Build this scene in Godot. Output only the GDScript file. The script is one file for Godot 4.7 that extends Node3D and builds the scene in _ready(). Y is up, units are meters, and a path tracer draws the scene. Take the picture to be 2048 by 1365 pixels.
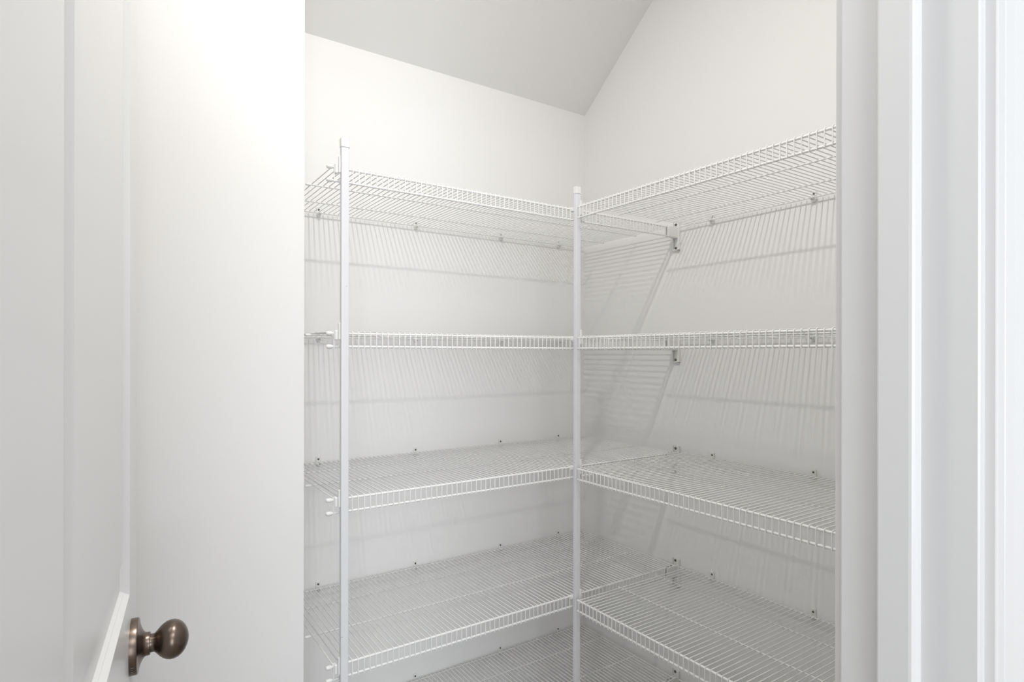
extends Node3D
# A small pantry with white wire shelving in an L, seen through its doorway.
# x runs right along the back wall, z towards the viewer, y up; the far corner of the pantry is x = 0, z = 0.

const EYE := Vector3(-1.4026, 1.288, 1.6101)
const YAW := 34.0775
const ROLL := 0.0955
const SIDE_X := -0.8026      # face of the right door jamb
const LEFT_X := -1.4755      # face of the left door jamb
const Z_IN := 1.3065         # pantry face of the doorway wall
const Z_OUT := 1.4206        # room face of the doorway wall
const HEAD_Y := 2.045        # underside of the head jamb
const CEIL_LOW := 2.141      # sloped ceiling at the back wall
const SLOPE := 0.797
const CEIL_FLAT := 2.563
const DECK := [1.6629, 1.3279, 0.992, 0.6559, 0.3219]   # heights of the five shelves
const ROD_Y := -0.0268       # the lip rod under the front rod
const LEVEL := ["topmost", "second from the top", "middle", "second lowest", "lowest"]

var M := {}
var counts := {}

func _ready():
	# ---- camera
	var cam := Camera3D.new()
	cam.name = "camera"
	cam.projection = Camera3D.PROJECTION_FRUSTUM
	cam.near = 0.02
	cam.far = 50.0
	cam.size = 2.0 * cam.near * 682.5 / 1181.18
	cam.frustum_offset = Vector2(0, cam.near * 24.91 / 1181.18)
	cam.transform = Transform3D(Basis(Vector3.UP, deg_to_rad(-YAW)) * Basis(Vector3(0, 0, 1), deg_to_rad(ROLL)), EYE)
	add_child(cam)
	cam.current = true
	# ---- environment: both rooms are closed, so next to nothing of it comes in
	var we := WorldEnvironment.new()
	we.name = "environment"
	var env := Environment.new()
	env.background_mode = Environment.BG_COLOR
	env.background_color = Color(0.75, 0.8, 0.88)
	env.tonemap_mode = Environment.TONE_MAPPER_LINEAR
	env.tonemap_exposure = 1.13
	env.sdfgi_enabled = true
	env.ssao_enabled = true
	env.ssil_enabled = true
	we.environment = env
	add_child(we)
	# ---- lights: the pantry's ceiling lamp; a ceiling panel and a window of the room outside
	lamp_light("ceiling_lamp_light", Vector3(-0.9915, CEIL_FLAT - 0.016, 0.949), Vector2(0.055, 0.055), 0.82, Color(1.0, 0.985, 0.965))
	lamp_light("panel_light", Vector3(-1.1, 2.72, 2.75), Vector2(0.55, 1.15), 1.45, Color(0.97, 0.985, 1.0))
	lamp_light("window_light", Vector3(-2.15, 1.30, 4.54), Vector2(1.8, 1.8), 4.7, Color(0.95, 0.975, 1.0), 0.0)

	materials()
	build_rooms()
	build_frame()
	build_door()
	build_shelves()
	build_poles()
	build_brackets()
	build_lamps()

# ------------------------------------------------------------------ helpers
func lamp_light(called: String, at: Vector3, size: Vector2, energy: float, color: Color, pitch := -90.0, turn := 0.0):
	var l := AreaLight3D.new()
	l.name = called
	l.area_size = size
	l.area_normalize_energy = true
	l.light_energy = energy
	l.light_color = color
	l.area_range = 12.0
	l.area_attenuation = 2.0
	l.shadow_enabled = true
	l.position = at
	l.rotation_degrees = Vector3(pitch, turn, 0)
	add_child(l)

func mat(c: Color, rough := 0.6, metal := 0.0, bump := 0.0, bump_size := 40.0) -> StandardMaterial3D:
	var m := StandardMaterial3D.new()
	m.albedo_color = c
	m.roughness = rough
	m.metallic = metal
	if bump > 0.0:
		var n := FastNoiseLite.new()
		n.seed = 7
		n.frequency = 0.035
		n.fractal_octaves = 3
		var t := NoiseTexture2D.new()
		t.width = 256
		t.height = 256
		t.seamless = true
		t.noise = n
		t.as_normal_map = true
		t.bump_strength = 2.0
		m.normal_enabled = true
		m.normal_texture = t
		m.normal_scale = bump
		m.uv1_triplanar = true
		m.uv1_world_triplanar = true
		m.uv1_scale = Vector3(bump_size, bump_size, bump_size) * 0.1
	return m

func materials():
	M.wall = mat(Color(0.966, 0.964, 0.960), 0.8, 0.0, 0.06, 60.0)
	M.ceiling = mat(Color(0.955, 0.953, 0.948), 0.9, 0.0, 0.06, 60.0)
	M.outer = mat(Color(0.955, 0.953, 0.95), 0.85)
	M.floor = mat(Color(0.62, 0.605, 0.585), 0.55)
	M.floor_outer = mat(Color(0.56, 0.50, 0.45), 0.45)
	M.trim = mat(Color(0.895, 0.895, 0.895), 0.32)
	M.door = mat(Color(0.92, 0.92, 0.92), 0.3)
	M.wire = mat(Color(0.96, 0.96, 0.956), 0.38)
	M.pole = mat(Color(0.915, 0.915, 0.932), 0.35)
	M.plastic = mat(Color(0.94, 0.94, 0.93), 0.42)
	M.screw = mat(Color(0.42, 0.41, 0.40), 0.45, 0.8)
	M.metal = mat(Color(0.46, 0.41, 0.375), 0.30, 1.0)
	M.hinge = mat(Color(0.40, 0.35, 0.31), 0.35, 1.0)
	M.dark = mat(Color(0.05, 0.05, 0.05), 0.8)
	M.glow = mat(Color(0.95, 0.95, 0.93), 0.6)
	M.glow.emission_enabled = true
	M.glow.emission = Color(1.0, 0.97, 0.93)
	M.glow.emission_energy_multiplier = 0.5

	M.daylight = mat(Color(0.9, 0.92, 0.95), 0.1)
	M.daylight.emission_enabled = true
	M.daylight.emission = Color(0.93, 0.97, 1.0)
	M.daylight.emission_energy_multiplier = 0.4

func numbered(called: String, parent: Node) -> String:
	var key := str(parent.get_instance_id()) + called
	var n: int = counts.get(key, 0)
	counts[key] = n + 1
	return called if n == 0 else "%s_%03d" % [called, n]

func st_new() -> SurfaceTool:
	var st := SurfaceTool.new()
	st.begin(Mesh.PRIMITIVE_TRIANGLES)
	return st

func put(st: SurfaceTool, m: Material) -> ArrayMesh:
	st.set_material(m)
	return st.commit()

func node_of(mesh: Mesh, called: String, parent: Node, at := Vector3.ZERO) -> MeshInstance3D:
	var o := MeshInstance3D.new()
	o.mesh = mesh
	o.name = numbered(called, parent)
	o.position = at
	parent.add_child(o, true)
	return o

func obj(st: SurfaceTool, called: String, m: Material, parent: Node, at := Vector3.ZERO) -> MeshInstance3D:
	return node_of(put(st, m), called, parent, at)

func thing(called: String, label: String, category: String, at := Vector3.ZERO, group := "") -> Node3D:
	var o := Node3D.new()
	o.name = numbered(called, self)
	o.position = at
	add_child(o, true)
	return tag(o, label, category, group)

func tag(o: Node3D, label: String, category: String, group := "", kind := "") -> Node3D:
	o.set_meta("label", label)
	o.set_meta("category", category)
	if group != "":
		o.set_meta("group", group)
	if kind != "":
		o.set_meta("kind", kind)
	return o

# one triangle with a normal for each corner, wound clockwise as seen from the side that the normals point to
func tri(st: SurfaceTool, a: Vector3, b: Vector3, c: Vector3, na: Vector3, nb: Vector3, nc: Vector3):
	if (c - a).cross(b - a).dot(na + nb + nc) < 0.0:
		var v := b
		b = c
		c = v
		v = nb
		nb = nc
		nc = v
	st.set_normal(na)
	st.add_vertex(a)
	st.set_normal(nb)
	st.add_vertex(b)
	st.set_normal(nc)
	st.add_vertex(c)

func quad(st: SurfaceTool, a: Vector3, b: Vector3, c: Vector3, d: Vector3, n: Vector3):
	tri(st, a, b, c, n, n, n)
	tri(st, a, c, d, n, n, n)

# quad whose flat normal is turned towards "side"
func quad_to(st: SurfaceTool, a: Vector3, b: Vector3, c: Vector3, d: Vector3, side: Vector3):
	var n := (c - a).cross(d - b).normalized()
	if n.dot(side) < 0.0:
		n = -n
	quad(st, a, b, c, d, n)

# box from lo to hi with chamfered edges (ch = 0: plain)
func add_box(st: SurfaceTool, lo: Vector3, hi: Vector3, ch := 0.0):
	var c := (lo + hi) * 0.5
	var h := (hi - lo) * 0.5
	ch = minf(ch, minf(h.x, minf(h.y, h.z)) * 0.9)
	for ax in 3:
		var u := (ax + 1) % 3
		var v := (ax + 2) % 3
		for s in [-1.0, 1.0]:
			var p: Array[Vector3] = []
			for k in [[-1, -1], [1, -1], [1, 1], [-1, 1]]:
				var q := Vector3.ZERO
				q[ax] = s * h[ax]
				q[u] = k[0] * (h[u] - ch)
				q[v] = k[1] * (h[v] - ch)
				p.append(c + q)
			var n := Vector3.ZERO
			n[ax] = s
			quad(st, p[0], p[1], p[2], p[3], n)
		if ch > 0.0:
			for su in [-1.0, 1.0]:
				for sv in [-1.0, 1.0]:
					var e: Array[Vector3] = []
					for k in [[-1, 0], [1, 0], [1, 1], [-1, 1]]:
						var q := Vector3.ZERO
						q[ax] = k[0] * (h[ax] - ch)
						q[u] = su * (h[u] if k[1] == 0 else h[u] - ch)
						q[v] = sv * (h[v] - ch if k[1] == 0 else h[v])
						e.append(c + q)
					var n := Vector3.ZERO
					n[u] = su
					n[v] = sv
					quad(st, e[0], e[1], e[2], e[3], n.normalized())
	if ch > 0.0:
		for sx in [-1.0, 1.0]:
			for sy in [-1.0, 1.0]:
				for sz in [-1.0, 1.0]:
					var s := Vector3(sx, sy, sz)
					var n := s.normalized()
					tri(st, c + s * Vector3(h.x, h.y - ch, h.z - ch), c + s * Vector3(h.x - ch, h.y, h.z - ch), c + s * Vector3(h.x - ch, h.y - ch, h.z), n, n, n)

# round tube along a path of points
func add_tube(st: SurfaceTool, path: Array, r: float, sides := 6, caps := true):
	var rings := []
	var norms := []
	var side := Vector3.ZERO
	for i in path.size():
		var a: Vector3 = path[maxi(i - 1, 0)]
		var b: Vector3 = path[mini(i + 1, path.size() - 1)]
		var t := (b - a).normalized()
		if i == 0:
			side = t.cross(Vector3(0.31, 0.87, 0.39)).normalized()
		side = (side - t * side.dot(t)).normalized()
		var up := t.cross(side)
		var ring := []
		var nn := []
		for k in sides:
			var f := TAU * k / sides
			var n := side * cos(f) + up * sin(f)
			nn.append(n)
			ring.append(path[i] + n * r)
		rings.append(ring)
		norms.append(nn)
	for i in path.size() - 1:
		for k in sides:
			var j := (k + 1) % sides
			tri(st, rings[i][k], rings[i + 1][k], rings[i + 1][j], norms[i][k], norms[i + 1][k], norms[i + 1][j])
			tri(st, rings[i][k], rings[i + 1][j], rings[i][j], norms[i][k], norms[i + 1][j], norms[i][j])
	if caps:
		for e in [0, path.size() - 1]:
			var d: Vector3 = (path[0] - path[1]) if e == 0 else (path[e] - path[e - 1])
			d = d.normalized()
			for k in range(1, sides - 1):
				tri(st, rings[e][0], rings[e][k], rings[e][k + 1], d, d, d)

# surface of revolution: profile of (along, radius) about an axis through o; corners sharper than 35 degrees stay sharp
func add_lathe(st: SurfaceTool, o: Vector3, axis: Vector3, prof: Array, sides := 32):
	axis = axis.normalized()
	var u := axis.cross(Vector3(0.3, 0.9, 0.2)).normalized()
	var v := axis.cross(u)
	var dirs := []
	for i in prof.size() - 1:
		var d: Vector2 = (prof[i + 1] - prof[i]).normalized()
		dirs.append(Vector2(-d.y, d.x))      # (along, radial) normal
	for i in prof.size() - 1:
		var n0: Vector2 = dirs[i]
		var n1: Vector2 = dirs[i]
		if i > 0 and dirs[i - 1].dot(dirs[i]) > 0.82:
			n0 = (dirs[i - 1] + dirs[i]).normalized()
		if i < dirs.size() - 1 and dirs[i + 1].dot(dirs[i]) > 0.82:
			n1 = (dirs[i + 1] + dirs[i]).normalized()
		for k in sides:
			var p := []
			var n := []
			for c in [[i, k, n0], [i + 1, k, n1], [i + 1, k + 1, n1], [i, k + 1, n0]]:
				var f: float = TAU * c[1] / sides
				var rad := u * cos(f) + v * sin(f)
				p.append(o + axis * prof[c[0]].x + rad * prof[c[0]].y)
				n.append((axis * c[2].x + rad * c[2].y).normalized())
			if prof[i + 1].y > 1e-6:
				tri(st, p[0], p[1], p[2], n[0], n[1], n[2])
			if prof[i].y > 1e-6:
				tri(st, p[0], p[2], p[3], n[0], n[2], n[3])

# a convex or concave outline in the xz plane, raised from y0 to y1
func add_prism(st: SurfaceTool, outline: PackedVector2Array, y0: float, y1: float):
	var n := outline.size()
	var area := 0.0
	for i in n:
		area += outline[i].cross(outline[(i + 1) % n])
	for i in n:
		var a := outline[i]
		var b := outline[(i + 1) % n]
		var d := (b - a).normalized()
		var nn := Vector2(d.y, -d.x) * signf(area)
		quad(st, Vector3(a.x, y0, a.y), Vector3(b.x, y0, b.y), Vector3(b.x, y1, b.y), Vector3(a.x, y1, a.y), Vector3(nn.x, 0, nn.y))
	var idx := Geometry2D.triangulate_polygon(outline)
	for k in range(0, idx.size(), 3):
		for yy in [[y0, Vector3.DOWN], [y1, Vector3.UP]]:
			var q := []
			for j in 3:
				q.append(Vector3(outline[idx[k + j]].x, yy[0], outline[idx[k + j]].y))
			tri(st, q[0], q[1], q[2], yy[1], yy[1], yy[1])

func box_struct(called: String, lo: Vector3, hi: Vector3, m: Material, label: String, category: String) -> MeshInstance3D:
	var st := st_new()
	add_box(st, lo, hi)
	var o := obj(st, called, m, self)
	tag(o, label, category, "", "structure")
	return o

# ------------------------------------------------------------------ rooms
func build_rooms():
	var t := 0.1
	var zb := 0.335               # front of the wall block left of the shelves
	var xb := -1.0684             # its right corner
	box_struct("wall_back", Vector3(xb - 0.1, -t, -t), Vector3(t, 2.25, 0), M.wall, "white pantry wall behind the long wire shelves", "wall")
	var st := st_new()
	var top := CEIL_LOW + SLOPE * 0.53
	# right wall follows the slope of the ceiling
	var prof := PackedVector2Array([Vector2(-t, 0), Vector2(-t, 2.3), Vector2(0.6, 2.75), Vector2(Z_IN, 2.75), Vector2(Z_IN, 0)])
	var flat := PackedVector2Array()
	for q in prof:
		flat.append(q)
	side_wall(st, flat, 0.0, t)
	tag(obj(st, "wall_right", M.wall, self), "white pantry wall behind the shelves on the right, cut by the sloping ceiling", "wall", "", "structure")
	box_struct("wall_left", Vector3(-1.95, 0, 0), Vector3(xb, 2.85, zb), M.wall, "white wall corner standing between the open door and the shelves", "wall")
	box_struct("wall_side", Vector3(-1.95 - t, 0, zb), Vector3(-1.95, 2.85, Z_IN), M.wall, "white pantry wall hidden behind the open door", "wall")
	# ceiling: a slope from the back wall up to a flat part
	st = st_new()
	var x0 := -2.05
	var x1 := t
	var zs := (CEIL_FLAT - CEIL_LOW) / SLOPE
	var a := PackedVector2Array([Vector2(-t, CEIL_LOW - SLOPE * t), Vector2(zs, CEIL_FLAT), Vector2(Z_IN, CEIL_FLAT), Vector2(Z_IN, CEIL_FLAT + t), Vector2(zs - 0.05, CEIL_FLAT + t), Vector2(-t, CEIL_LOW - SLOPE * t + 0.13)])
	side_wall(st, a, x0, x1 - x0)
	tag(obj(st, "ceiling", M.ceiling, self), "pale grey pantry ceiling sloping down to the back wall", "ceiling", "", "structure")
	box_struct("floor", Vector3(-2.05, -t, -t), Vector3(t, 0, 1.36), M.floor, "pale floor of the pantry under the wire shelves", "floor")
	box_struct("floor_outer", Vector3(-3.4, -t, 1.36), Vector3(1.2, 0, 4.7), M.floor_outer, "brown floor of the room outside the pantry", "floor")
	# the doorway wall, three pieces round the opening
	st = st_new()
	var jl := LEFT_X - 0.019
	var jr := SIDE_X + 0.019
	add_box(st, Vector3(-3.3, 0, Z_IN), Vector3(jl, 2.85, Z_OUT))
	add_box(st, Vector3(jr, 0, Z_IN), Vector3(1.1, 2.85, Z_OUT))
	add_box(st, Vector3(jl, HEAD_Y + 0.019, Z_IN), Vector3(jr, 2.85, Z_OUT))
	tag(obj(st, "wall_front", M.outer, self), "white wall round the pantry doorway", "wall", "", "structure")
	# the room outside the pantry
	box_struct("wall_outer_left", Vector3(-3.4, 0, Z_OUT), Vector3(-3.3, 2.85, 4.6), M.outer, "white side wall of the room outside, left of the doorway", "wall")
	box_struct("wall_outer_right", Vector3(1.1, 0, Z_OUT), Vector3(1.2, 2.85, 4.6), M.outer, "white side wall of the room outside, right of the doorway", "wall")
	box_struct("wall_outer_back", Vector3(-3.4, 0, 4.6), Vector3(1.2, 2.85, 4.7), M.outer, "white wall of the room outside, opposite the doorway", "wall")
	box_struct("ceiling_outer", Vector3(-3.4, 2.75, Z_OUT), Vector3(1.2, 2.85, 4.7), M.outer, "white flat ceiling of the room outside the pantry", "ceiling")

# outline in the (z, y) plane, from x to x + thick
func side_wall(st: SurfaceTool, outline: PackedVector2Array, x: float, thick: float):
	var n := outline.size()
	var area := 0.0
	for i in n:
		area += outline[i].cross(outline[(i + 1) % n])
	for i in n:
		var a := outline[i]
		var b := outline[(i + 1) % n]
		var d := (b - a).normalized()
		var nn := Vector2(d.y, -d.x) * signf(area)
		quad(st, Vector3(x, a.y, a.x), Vector3(x, b.y, b.x), Vector3(x + thick, b.y, b.x), Vector3(x + thick, a.y, a.x), Vector3(0, nn.y, nn.x))
	var idx := Geometry2D.triangulate_polygon(outline)
	for k in range(0, idx.size(), 3):
		for s in [[x, Vector3.LEFT], [x + thick, Vector3.RIGHT]]:
			var q := []
			for j in 3:
				q.append(Vector3(s[0], outline[idx[k + j]].y, outline[idx[k + j]].x))
			tri(st, q[0], q[1], q[2], s[1], s[1], s[1])

# ------------------------------------------------------------------ door frame
# outlines in (away from the opening, towards the room) measured from the jamb face and the room face of the wall
func frame_side(called: String, face_x: float, dir: float, label: String):
	var root := Node3D.new()
	root.name = called
	add_child(root, true)
	tag(root, label, "door frame", "", "structure")
	var depth := Z_OUT - Z_IN
	var put_in := func(pts: Array) -> PackedVector2Array:
		var o := PackedVector2Array()
		for p in pts:
			o.append(Vector2(face_x + dir * p.x, Z_OUT + p.y))
		return o
	var st := st_new()
	add_prism(st, put_in.call([Vector2(0.0015, 0), Vector2(0, -0.0015), Vector2(0, -depth + 0.0015), Vector2(0.0015, -depth), Vector2(0.019, -depth), Vector2(0.019, 0)]), 0, HEAD_Y)
	obj(st, "jamb", M.trim, root)
	st = st_new()
	add_prism(st, put_in.call([Vector2(0, -0.0432), Vector2(-0.004, -0.0436), Vector2(-0.0085, -0.0449), Vector2(-0.0105, -0.0466), Vector2(-0.011, -0.049), Vector2(-0.011, -0.0740), Vector2(-0.0095, -0.0758), Vector2(0, -0.0758)]), 0, HEAD_Y - 0.0005)
	obj(st, "stop", M.trim, root)
	var cas := [Vector2(0.0105, 0), Vector2(0.0105, 0.0072), Vector2(0.0110, 0.0081), Vector2(0.0125, 0.0088), Vector2(0.0160, 0.0090), Vector2(0.0250, 0.0092), Vector2(0.0256, 0.0086), Vector2(0.0266, 0.0086), Vector2(0.0273, 0.0094), Vector2(0.040, 0.0116), Vector2(0.052, 0.0150), Vector2(0.0600, 0.0168), Vector2(0.0665, 0.0168), Vector2(0.068, 0.015), Vector2(0.068, 0)]
	st = st_new()
	add_prism(st, put_in.call(cas), 0, HEAD_Y + 0.0105)
	obj(st, "casing", M.trim, root)
	var inner := []
	for p in cas:
		inner.append(Vector2(p.x - 0.0045, -depth - p.y))
	st = st_new()
	add_prism(st, put_in.call(inner), 0, HEAD_Y + 0.006)
	obj(st, "casing", M.trim, root)

func build_frame():
	frame_side("trim_1", SIDE_X, 1.0, "white right side of the door frame with stop and moulded casing")
	frame_side("trim_2", LEFT_X, -1.0, "white left side of the door frame behind the open door")
	var root := Node3D.new()
	root.name = "trim_3"
	add_child(root, true)
	tag(root, "white head of the door frame above the opening", "door frame", "", "structure")
	var st := st_new()
	add_box(st, Vector3(LEFT_X - 0.019, HEAD_Y, Z_IN), Vector3(SIDE_X + 0.019, HEAD_Y + 0.019, Z_OUT), 0.001)
	obj(st, "jamb", M.trim, root)
	st = st_new()
	add_box(st, Vector3(LEFT_X + 0.011, HEAD_Y - 0.011, Z_OUT - 0.0758), Vector3(SIDE_X - 0.011, HEAD_Y, Z_OUT - 0.0432), 0.001)
	obj(st, "stop", M.trim, root)
	for s in [[Z_OUT, Z_OUT + 0.0165], [Z_IN - 0.0165, Z_IN]]:
		st = st_new()
		add_box(st, Vector3(LEFT_X - 0.068, HEAD_Y + 0.0105, s[0]), Vector3(SIDE_X + 0.068, HEAD_Y + 0.068, s[1]), 0.002)
		obj(st, "casing", M.trim, root)
	# baseboards
	for b in [["baseboard_back", Vector3(-1.0684, 0, 0), Vector3(-0.0125, 0.09, 0.0125), "white baseboard under the shelves along the back wall"], ["baseboard_right", Vector3(-0.0125, 0, 0), Vector3(0, 0.09, Z_IN), "white baseboard under the shelves on the right wall"]]:
		box_struct(b[0], b[1], b[2], M.trim, b[3], "baseboard")

# ------------------------------------------------------------------ door
# local axes of the open door: x from the hinge to the latch edge, y up, z out of the face that the camera sees
func build_door():
	var w := 0.655
	var th := 0.035
	var y0 := 0.012
	var y1 := 2.04
	var root := Node3D.new()
	root.name = "door_1"
	root.position = Vector3(-1.4751, 0, 1.3000)
	root.rotation_degrees.y = 84.3
	add_child(root, true)
	tag(root, "white panelled door standing open on the left with a dark metal knob", "door", "", "structure")
	var holes := [Rect2(0.136, 0.991, 0.423, 0.91), Rect2(0.136, 0.25, 0.423, 0.54)]     # x, y, width, height
	var st := st_new()
	for f in [[th, 1.0], [0.0, -1.0]]:
		var z: float = f[0]
		var n := Vector3(0, 0, f[1])
		var cols := [[0.0, 0.136], [0.559, w]]
		for c in cols:
			quad(st, Vector3(c[0], y0, z), Vector3(c[1], y0, z), Vector3(c[1], y1, z), Vector3(c[0], y1, z), n)
		for r in [[y0, 0.25], [0.79, 0.991], [1.901, y1]]:
			quad(st, Vector3(0.136, r[0], z), Vector3(0.559, r[0], z), Vector3(0.559, r[1], z), Vector3(0.136, r[1], z), n)
	quad(st, Vector3(0, y0, 0), Vector3(0, y1, 0), Vector3(0, y1, th), Vector3(0, y0, th), Vector3.LEFT)
	quad(st, Vector3(w, y0, 0), Vector3(w, y1, 0), Vector3(w, y1, th), Vector3(w, y0, th), Vector3.RIGHT)
	quad(st, Vector3(0, y0, 0), Vector3(w, y0, 0), Vector3(w, y0, th), Vector3(0, y0, th), Vector3.DOWN)
	quad(st, Vector3(0, y1, 0), Vector3(w, y1, 0), Vector3(w, y1, th), Vector3(0, y1, th), Vector3.UP)
	obj(st, "slab", M.door, root)
	# sunk panels with a moulded edge and a raised field
	var loops := [[0.0, 0.0], [0.0045, -0.0058], [0.0055, -0.0058], [0.0085, -0.0095], [0.044, -0.0095], [0.056, -0.0030]]   # inset, depth
	for h in holes:
		for f in [[th, 1.0], [0.0, -1.0]]:
			st = st_new()
			var z: float = f[0]
			var s: float = f[1]
			for i in loops.size() - 1:
				var ra: Rect2 = h.grow(-loops[i][0])
				var rb: Rect2 = h.grow(-loops[i + 1][0])
				var za: float = z + s * loops[i][1]
				var zb: float = z + s * loops[i + 1][1]
				var pa := [Vector3(ra.position.x, ra.position.y, za), Vector3(ra.end.x, ra.position.y, za), Vector3(ra.end.x, ra.end.y, za), Vector3(ra.position.x, ra.end.y, za)]
				var pb := [Vector3(rb.position.x, rb.position.y, zb), Vector3(rb.end.x, rb.position.y, zb), Vector3(rb.end.x, rb.end.y, zb), Vector3(rb.position.x, rb.end.y, zb)]
				for k in 4:
					var j := (k + 1) % 4
					quad_to(st, pa[k], pa[j], pb[j], pb[k], Vector3(0, 0, s))
			var r: Rect2 = h.grow(-loops[-1][0])
			var zc: float = z + s * loops[-1][1]
			quad(st, Vector3(r.position.x, r.position.y, zc), Vector3(r.end.x, r.position.y, zc), Vector3(r.end.x, r.end.y, zc), Vector3(r.position.x, r.end.y, zc), Vector3(0, 0, s))
			obj(st, "panel", M.door, root)
	# knobs on both faces
	for f in [[th, 1.0], [0.0, -1.0]]:
		var s: float = f[1]
		var o := Vector3(0.577, 0.919, f[0])
		var ax := Vector3(0, 0, s)
		st = st_new()
		add_lathe(st, o, ax, [Vector2(0.0210, 0), Vector2(0.0210, 0.0112), Vector2(0.0245, 0.0109), Vector2(0.0262, 0.0118), Vector2(0.0285, 0.0143), Vector2(0.0315, 0.0176), Vector2(0.035, 0.0205), Vector2(0.039, 0.0227), Vector2(0.0432, 0.0238), Vector2(0.0475, 0.0237), Vector2(0.0520, 0.0223), Vector2(0.0560, 0.0194), Vector2(0.0595, 0.0152), Vector2(0.0620, 0.0100), Vector2(0.0634, 0.0050), Vector2(0.0638, 0.0)], 48)
		var knob := obj(st, "door_knob", M.metal, root)
		knob.set_meta("label", "antique dark metal egg shaped knob")
		st = st_new()
		add_lathe(st, o, ax, [Vector2(0, 0.0335), Vector2(0.0068, 0.0335), Vector2(0.0080, 0.0330), Vector2(0.0086, 0.0315), Vector2(0.0086, 0.0295), Vector2(0.0098, 0.0250), Vector2(0.0115, 0.0203), Vector2(0.0135, 0.0165), Vector2(0.0150, 0.0148), Vector2(0.0165, 0.0141), Vector2(0.0205, 0.0139), Vector2(0.0209, 0.0132), Vector2(0.0209, 0.0)], 48)
		var ros := obj(st, "rosette", M.metal, knob)
		# slot of the spring catch in the rim of the rosette
		st = st_new()
		var sd := Vector3(-0.88, -0.475, 0)
		for k in [-0.0035, 0.0, 0.0035]:
			var c: Vector3 = o + sd * 0.0337 + sd.cross(ax) * k + ax * 0.004
			add_box(st, c - Vector3(0.0008, 0.0008, 0.0018), c + Vector3(0.0008, 0.0008, 0.0018), 0.0003)
		obj(st, "catch", M.screw, knob)
		ros.set_meta("label", "round dark metal rosette")
	# hinges on the pantry side of the hinge edge
	for y in [0.25, 1.05, 1.83]:
		st = st_new()
		add_lathe(st, Vector3(-0.001, y - 0.045, -0.006), Vector3.UP, [Vector2(0, 0), Vector2(0, 0.006), Vector2(0.09, 0.006), Vector2(0.09, 0)], 16)
		add_box(st, Vector3(-0.0008, y - 0.045, -0.004), Vector3(0.0008, y + 0.045, 0.03))
		obj(st, "hinge", M.hinge, root)

# ------------------------------------------------------------------ shelves
# local axes of a shelf: x along it, z from the wall (0) to the front, y = 0 at the rods of the deck
func make_shelf(called: String, zf: float, zm1: float, zm2: float, zb: float, ends: Array, first: float, step: float, last: float, clips: Array, capped: bool) -> Node3D:
	var root := thing(called, "", "wire shelf", Vector3.ZERO, "")
	var rods := [["front_rod", zf, 0.0, 0.0026, ends[0]], ["lip_rod", zf, ROD_Y, 0.0026, ends[1]], ["support_rod", zm1, 0.0006, 0.0017, ends[2]], ["support_rod", zm2, 0.0006, 0.0017, ends[3]], ["back_rod", zb, 0.0006, 0.0017, ends[4]]]
	for r in rods:
		var st := st_new()
		var e: Array = r[4]
		add_tube(st, [Vector3(e[0], r[2], r[1]), Vector3(e[1], r[2], r[1])], r[3], 10)
		var rod := obj(st, r[0], M.wire, root)
		if capped:
			var big: float = 0.0046 if r[3] > 0.002 else 0.0031
			st = st_new()
			add_lathe(st, Vector3(e[0] + 0.0070, r[2], r[1]), Vector3.LEFT, [Vector2(0, r[3]), Vector2(0.0004, big * 0.86), Vector2(0.003, big), Vector2(0.008, big), Vector2(0.0102, big * 0.85), Vector2(0.0115, big * 0.5), Vector2(0.012, 0)], 14)
			obj(st, "end_cap", M.plastic, rod)
	# every cross wire: over the rods, round the front rod and down to the lip rod
	var st := st_new()
	var rw := 0.00118
	var front := zf + 0.0026 + rw
	add_tube(st, [Vector3(0, 0.0036, zb - 0.0058), Vector3(0, 0.0037, zf - 0.006), Vector3(0, 0.0039, zf - 0.0008), Vector3(0, 0.0028, zf + 0.0027), Vector3(0, -0.0006, front), Vector3(0, ROD_Y - 0.0027, front)], rw, 6)
	var wire := put(st, M.wire)
	var x := first
	while x < last + 0.0001:
		node_of(wire, "wire", root, Vector3(x, 0, 0))
		x += step
	# clips that hold the back rod to the wall
	for cx in clips:
		var c := wall_clip(root, zb)
		c.position.x = cx
	return root

func wall_clip(root: Node3D, zb: float) -> MeshInstance3D:
	var st := st_new()
	add_box(st, Vector3(-0.0058, -0.0040, 0.0004), Vector3(0.0058, 0.0185, 0.0042), 0.0012)
	# a hook round the back rod
	var hook := []
	for k in 9:
		var a := deg_to_rad(150.0 + k * 27.0)
		hook.append(Vector2(zb + 0.0032 * cos(a), 0.0006 + 0.0032 * sin(a)))
	for s in [-1.0, 1.0]:
		var path := []
		for h in hook:
			path.append(Vector3(s * 0.0028, h.y, h.x))
		add_tube(st, path, 0.0017, 6)
	add_box(st, Vector3(-0.0045, -0.0085, 0.0004), Vector3(0.0045, -0.0015, 0.0085), 0.0014)
	var c := obj(st, "wall_clip", M.plastic, root)
	st = st_new()
	add_lathe(st, Vector3(0, 0.0108, 0.0040), Vector3(0, 0, 1), [Vector2(0, 0.0027), Vector2(0.0010, 0.0026), Vector2(0.0015, 0.0018), Vector2(0.0015, 0.0008), Vector2(0.0006, 0.0006), Vector2(0.0006, 0)], 12)
	obj(st, "screw", M.screw, c)
	return c

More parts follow.
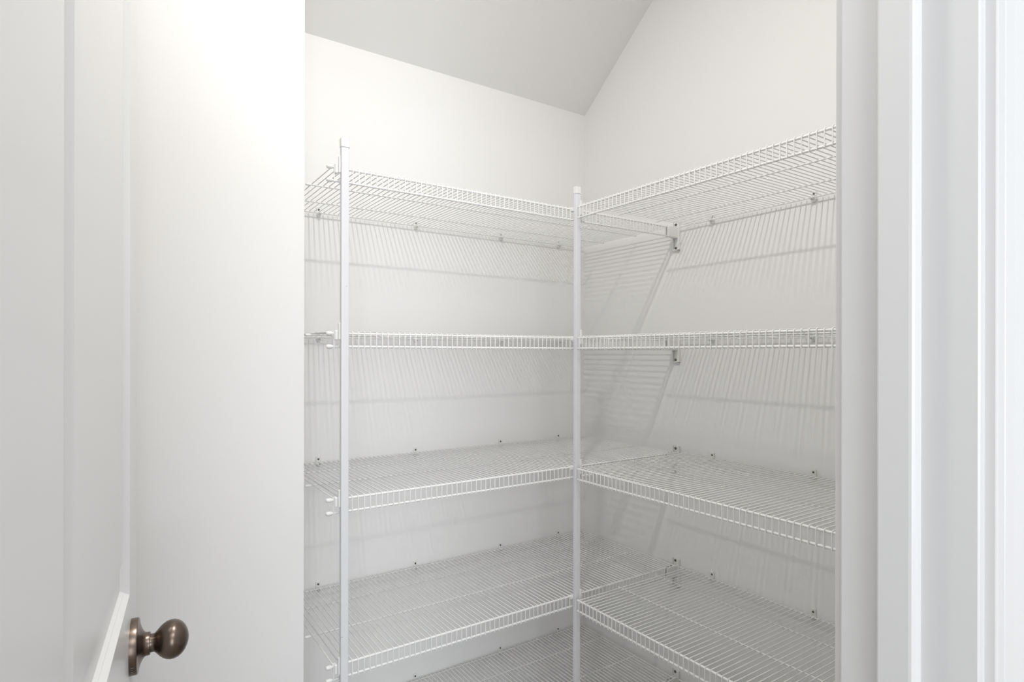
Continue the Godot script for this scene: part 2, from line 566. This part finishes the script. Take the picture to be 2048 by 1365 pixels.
func build_shelves():
	var back := make_shelf("wire_shelf", 0.4230, 0.2687, 0.1201, 0.0120,
		[[-1.0440, -0.0520], [-1.0440, -0.0520], [-1.0440, -0.0170], [-1.0440, -0.0175], [-1.0440, -0.0150]],
		-1.0338, 0.012779, -0.0180, [-0.944, -0.6600, -0.3605, -0.1215], true)
	var side := make_shelf("wire_shelf", 0.4154, 0.2684, 0.1205, 0.0120,
		[[0.4520, 1.2960], [0.4520, 1.2960], [0.4480, 1.2960], [0.4480, 1.2960], [0.4400, 1.2960]],
		0.4622, 0.013265, 1.2920, [0.5490, 0.8390, 1.1290], false)
	side.rotation_degrees.y = -90
	for i in 5:
		var b: Node3D = back if i == 0 else copy_of(back)
		b.position = Vector3(0, DECK[i], 0)
		tag(b, "white wire shelf along the back wall, %s of the five there" % LEVEL[i], "wire shelf", "wire shelves on the back wall")
		var s: Node3D = side if i == 0 else copy_of(side)
		s.position = Vector3(0, DECK[i], 0)
		tag(s, "white wire shelf on the right wall, %s of the five there" % LEVEL[i], "wire shelf", "wire shelves on the right wall")

func copy_of(o: Node3D) -> Node3D:
	var c: Node3D = o.duplicate()
	c.name = numbered("wire_shelf", self)
	add_child(c, true)
	return c

# ------------------------------------------------------------------ poles
func round_rect(hx: float, hz: float, r: float) -> PackedVector2Array:
	var o := PackedVector2Array()
	for q in [Vector2(1, 1), Vector2(-1, 1), Vector2(-1, -1), Vector2(1, -1)]:
		var start := (q as Vector2).angle() - PI / 4
		for k in 4:
			o.append(Vector2(q.x * (hx - r), q.y * (hz - r)) + Vector2(r, 0).rotated(start + k * PI / 6))
	return o

func build_poles():
	for w in 2:
		var x: float = [-1.0160, -0.4050][w]
		var root := thing("support_pole", ["square white upright pole holding the left front ends of the back shelves", "square white upright pole where the back and right shelves meet"][w], "pole", Vector3(x, 0, 0.4362), "shelf support poles")
		var st := st_new()
		add_prism(st, round_rect(0.0079, 0.0057, 0.0018), 0.012, 1.7085)
		obj(st, "pole", M.pole, root)
		st = st_new()
		add_prism(st, round_rect(0.0089, 0.0067, 0.0022), 1.7020, 1.7180)
		add_prism(st, round_rect(0.0082, 0.0060, 0.0022), 1.7180, 1.7197)
		obj(st, "pole_cap", M.plastic, root)
		st = st_new()
		add_prism(st, round_rect(0.0105, 0.0085, 0.0030), 0.0, 0.030)
		obj(st, "foot", M.plastic, root)
		if w == 0:
			# two small chips in the white coating
			for q in [[Vector3(0.0026, 1.4227, 0.0057), 0.0007], [Vector3(-0.0056, 0.7195, 0.0057), 0.0008]]:
				st = st_new()
				add_lathe(st, q[0], Vector3(0, 0, 1), [Vector2(-0.0002, 0), Vector2(-0.0002, q[1]), Vector2(0.0001, q[1] * 0.8), Vector2(0.0001, 0)], 8)
				obj(st, "chip", M.dark, root)
		for h in DECK:
			st = st_new()
			if w == 0:
				# tab on the left of the pole and a block that grips the front rod, a smaller one on the right
				add_box(st, Vector3(-0.0116, h - 0.0135, -0.0062), Vector3(-0.0077, h + 0.0215, 0.0010), 0.0012)
				add_box(st, Vector3(-0.0176, h - 0.0135, -0.0170), Vector3(-0.0110, h + 0.0062, -0.0040), 0.0014)
				add_box(st, Vector3(0.0077, h - 0.0125, -0.0160), Vector3(0.0112, h + 0.0060, -0.0030), 0.0014)
			else:
				# tab on the right front corner of the pole, the block behind it grips the rods of both shelves
				add_box(st, Vector3(0.0032, h - 0.0165, 0.0055), Vector3(0.0105, h + 0.0215, 0.0090), 0.0012)
				add_box(st, Vector3(0.0077, h - 0.0165, -0.0040), Vector3(0.0140, h + 0.0062, 0.0080), 0.0014)
				add_box(st, Vector3(-0.0140, h - 0.0060, -0.0150), Vector3(-0.0020, h + 0.0040, -0.0055), 0.0014)
			obj(st, "shelf_clip", M.plastic, root)

# ------------------------------------------------------------------ end brackets on the right wall
func build_brackets():
	for i in 5:
		var h: float = DECK[i]
		var root := thing("shelf_bracket", "white bracket on the right wall, under the %s back shelf" % LEVEL[i], "bracket", Vector3(0, h - 0.0665, 0.4210), "brackets at the ends of the back shelves")
		# plate on the wall with a sunk channel
		var st := st_new()
		add_box(st, Vector3(-0.0030, 0, -0.0125), Vector3(-0.0003, 0.0865, 0.0125), 0.001)
		for z in [-0.0125, 0.0060]:
			add_box(st, Vector3(-0.0085, 0, z), Vector3(-0.0025, 0.0865, z + 0.0065 if z > 0 else z + 0.003), 0.001)
		add_box(st, Vector3(-0.0085, 0, -0.0125), Vector3(-0.0025, 0.003, 0.0125), 0.001)
		obj(st, "back_plate", M.plastic, root)
		# cup that takes the ends of the front rods
		st = st_new()
		add_box(st, Vector3(-0.0490, 0.0385, 0.0055), Vector3(-0.0030, 0.0690, 0.0085), 0.0012)
		add_box(st, Vector3(-0.0490, 0.0385, -0.0032), Vector3(-0.0030, 0.0690, -0.0016), 0.0008)
		add_box(st, Vector3(-0.0485, 0.0365, -0.0030), Vector3(-0.0030, 0.0395, 0.0080), 0.0010)
		add_box(st, Vector3(-0.0220, 0.0368, -0.0110), Vector3(-0.0030, 0.0660, 0.0075), 0.0015)
		obj(st, "cup", M.plastic, root)
		for y in [0.0085, 0.0785]:
			st = st_new()
			add_lathe(st, Vector3(-0.0030, y, -0.0030), Vector3.LEFT, [Vector2(0, 0.0040), Vector2(0.0012, 0.0038), Vector2(0.0022, 0.0026), Vector2(0.0022, 0.0010), Vector2(0.0010, 0.0008), Vector2(0.0010, 0)], 14)
			obj(st, "screw", M.screw, root)

# ------------------------------------------------------------------ lamps
func build_lamps():
	var root := thing("ceiling_lamp", "small round lamp set in the pantry ceiling above the shelves", "lamp", Vector3(-0.9915, CEIL_FLAT, 0.949))
	var st := st_new()
	add_lathe(st, Vector3.ZERO, Vector3.DOWN, [Vector2(0, 0.062), Vector2(0.004, 0.060), Vector2(0.008, 0.052), Vector2(0.009, 0.040), Vector2(0.0, 0.036)], 32)
	obj(st, "ring", M.trim, root)
	st = st_new()
	add_lathe(st, Vector3.ZERO, Vector3.DOWN, [Vector2(0.001, 0.038), Vector2(0.006, 0.038), Vector2(0.007, 0.030), Vector2(0.007, 0)], 32)
	obj(st, "diffuser", M.glow, root)
	root = thing("panel_lamp", "flat panel lamp on the ceiling of the room outside", "lamp", Vector3(-1.1, 2.75, 2.75))
	st = st_new()
	add_box(st, Vector3(-0.30, -0.018, -0.60), Vector3(0.30, 0, 0.60), 0.002)
	obj(st, "frame", M.trim, root)
	st = st_new()
	add_box(st, Vector3(-0.28, -0.021, -0.58), Vector3(0.28, -0.0185, 0.58))
	obj(st, "diffuser", M.glow, root)
	# the window of the room outside, behind the viewer
	root = Node3D.new()
	root.name = "window_1"
	root.position = Vector3(-2.15, 1.30, 4.6)
	add_child(root, true)
	tag(root, "bright window in the room outside, opposite the doorway", "window", "", "structure")
	st = st_new()
	for b in [[-1.0, -1.0, 1.0, -0.9], [-1.0, 0.9, 1.0, 1.0], [-1.0, -0.9, -0.9, 0.9], [0.9, -0.9, 1.0, 0.9], [-0.02, -0.9, 0.02, 0.9]]:
		add_box(st, Vector3(b[0], b[1], -0.03), Vector3(b[2], b[3], 0.0), 0.003)
	obj(st, "window_frame", M.trim, root)
	for x in [-0.9, 0.02]:
		st = st_new()
		add_box(st, Vector3(x, -0.9, -0.012), Vector3(x + 0.88, 0.9, -0.004))
		obj(st, "pane", M.daylight, root)
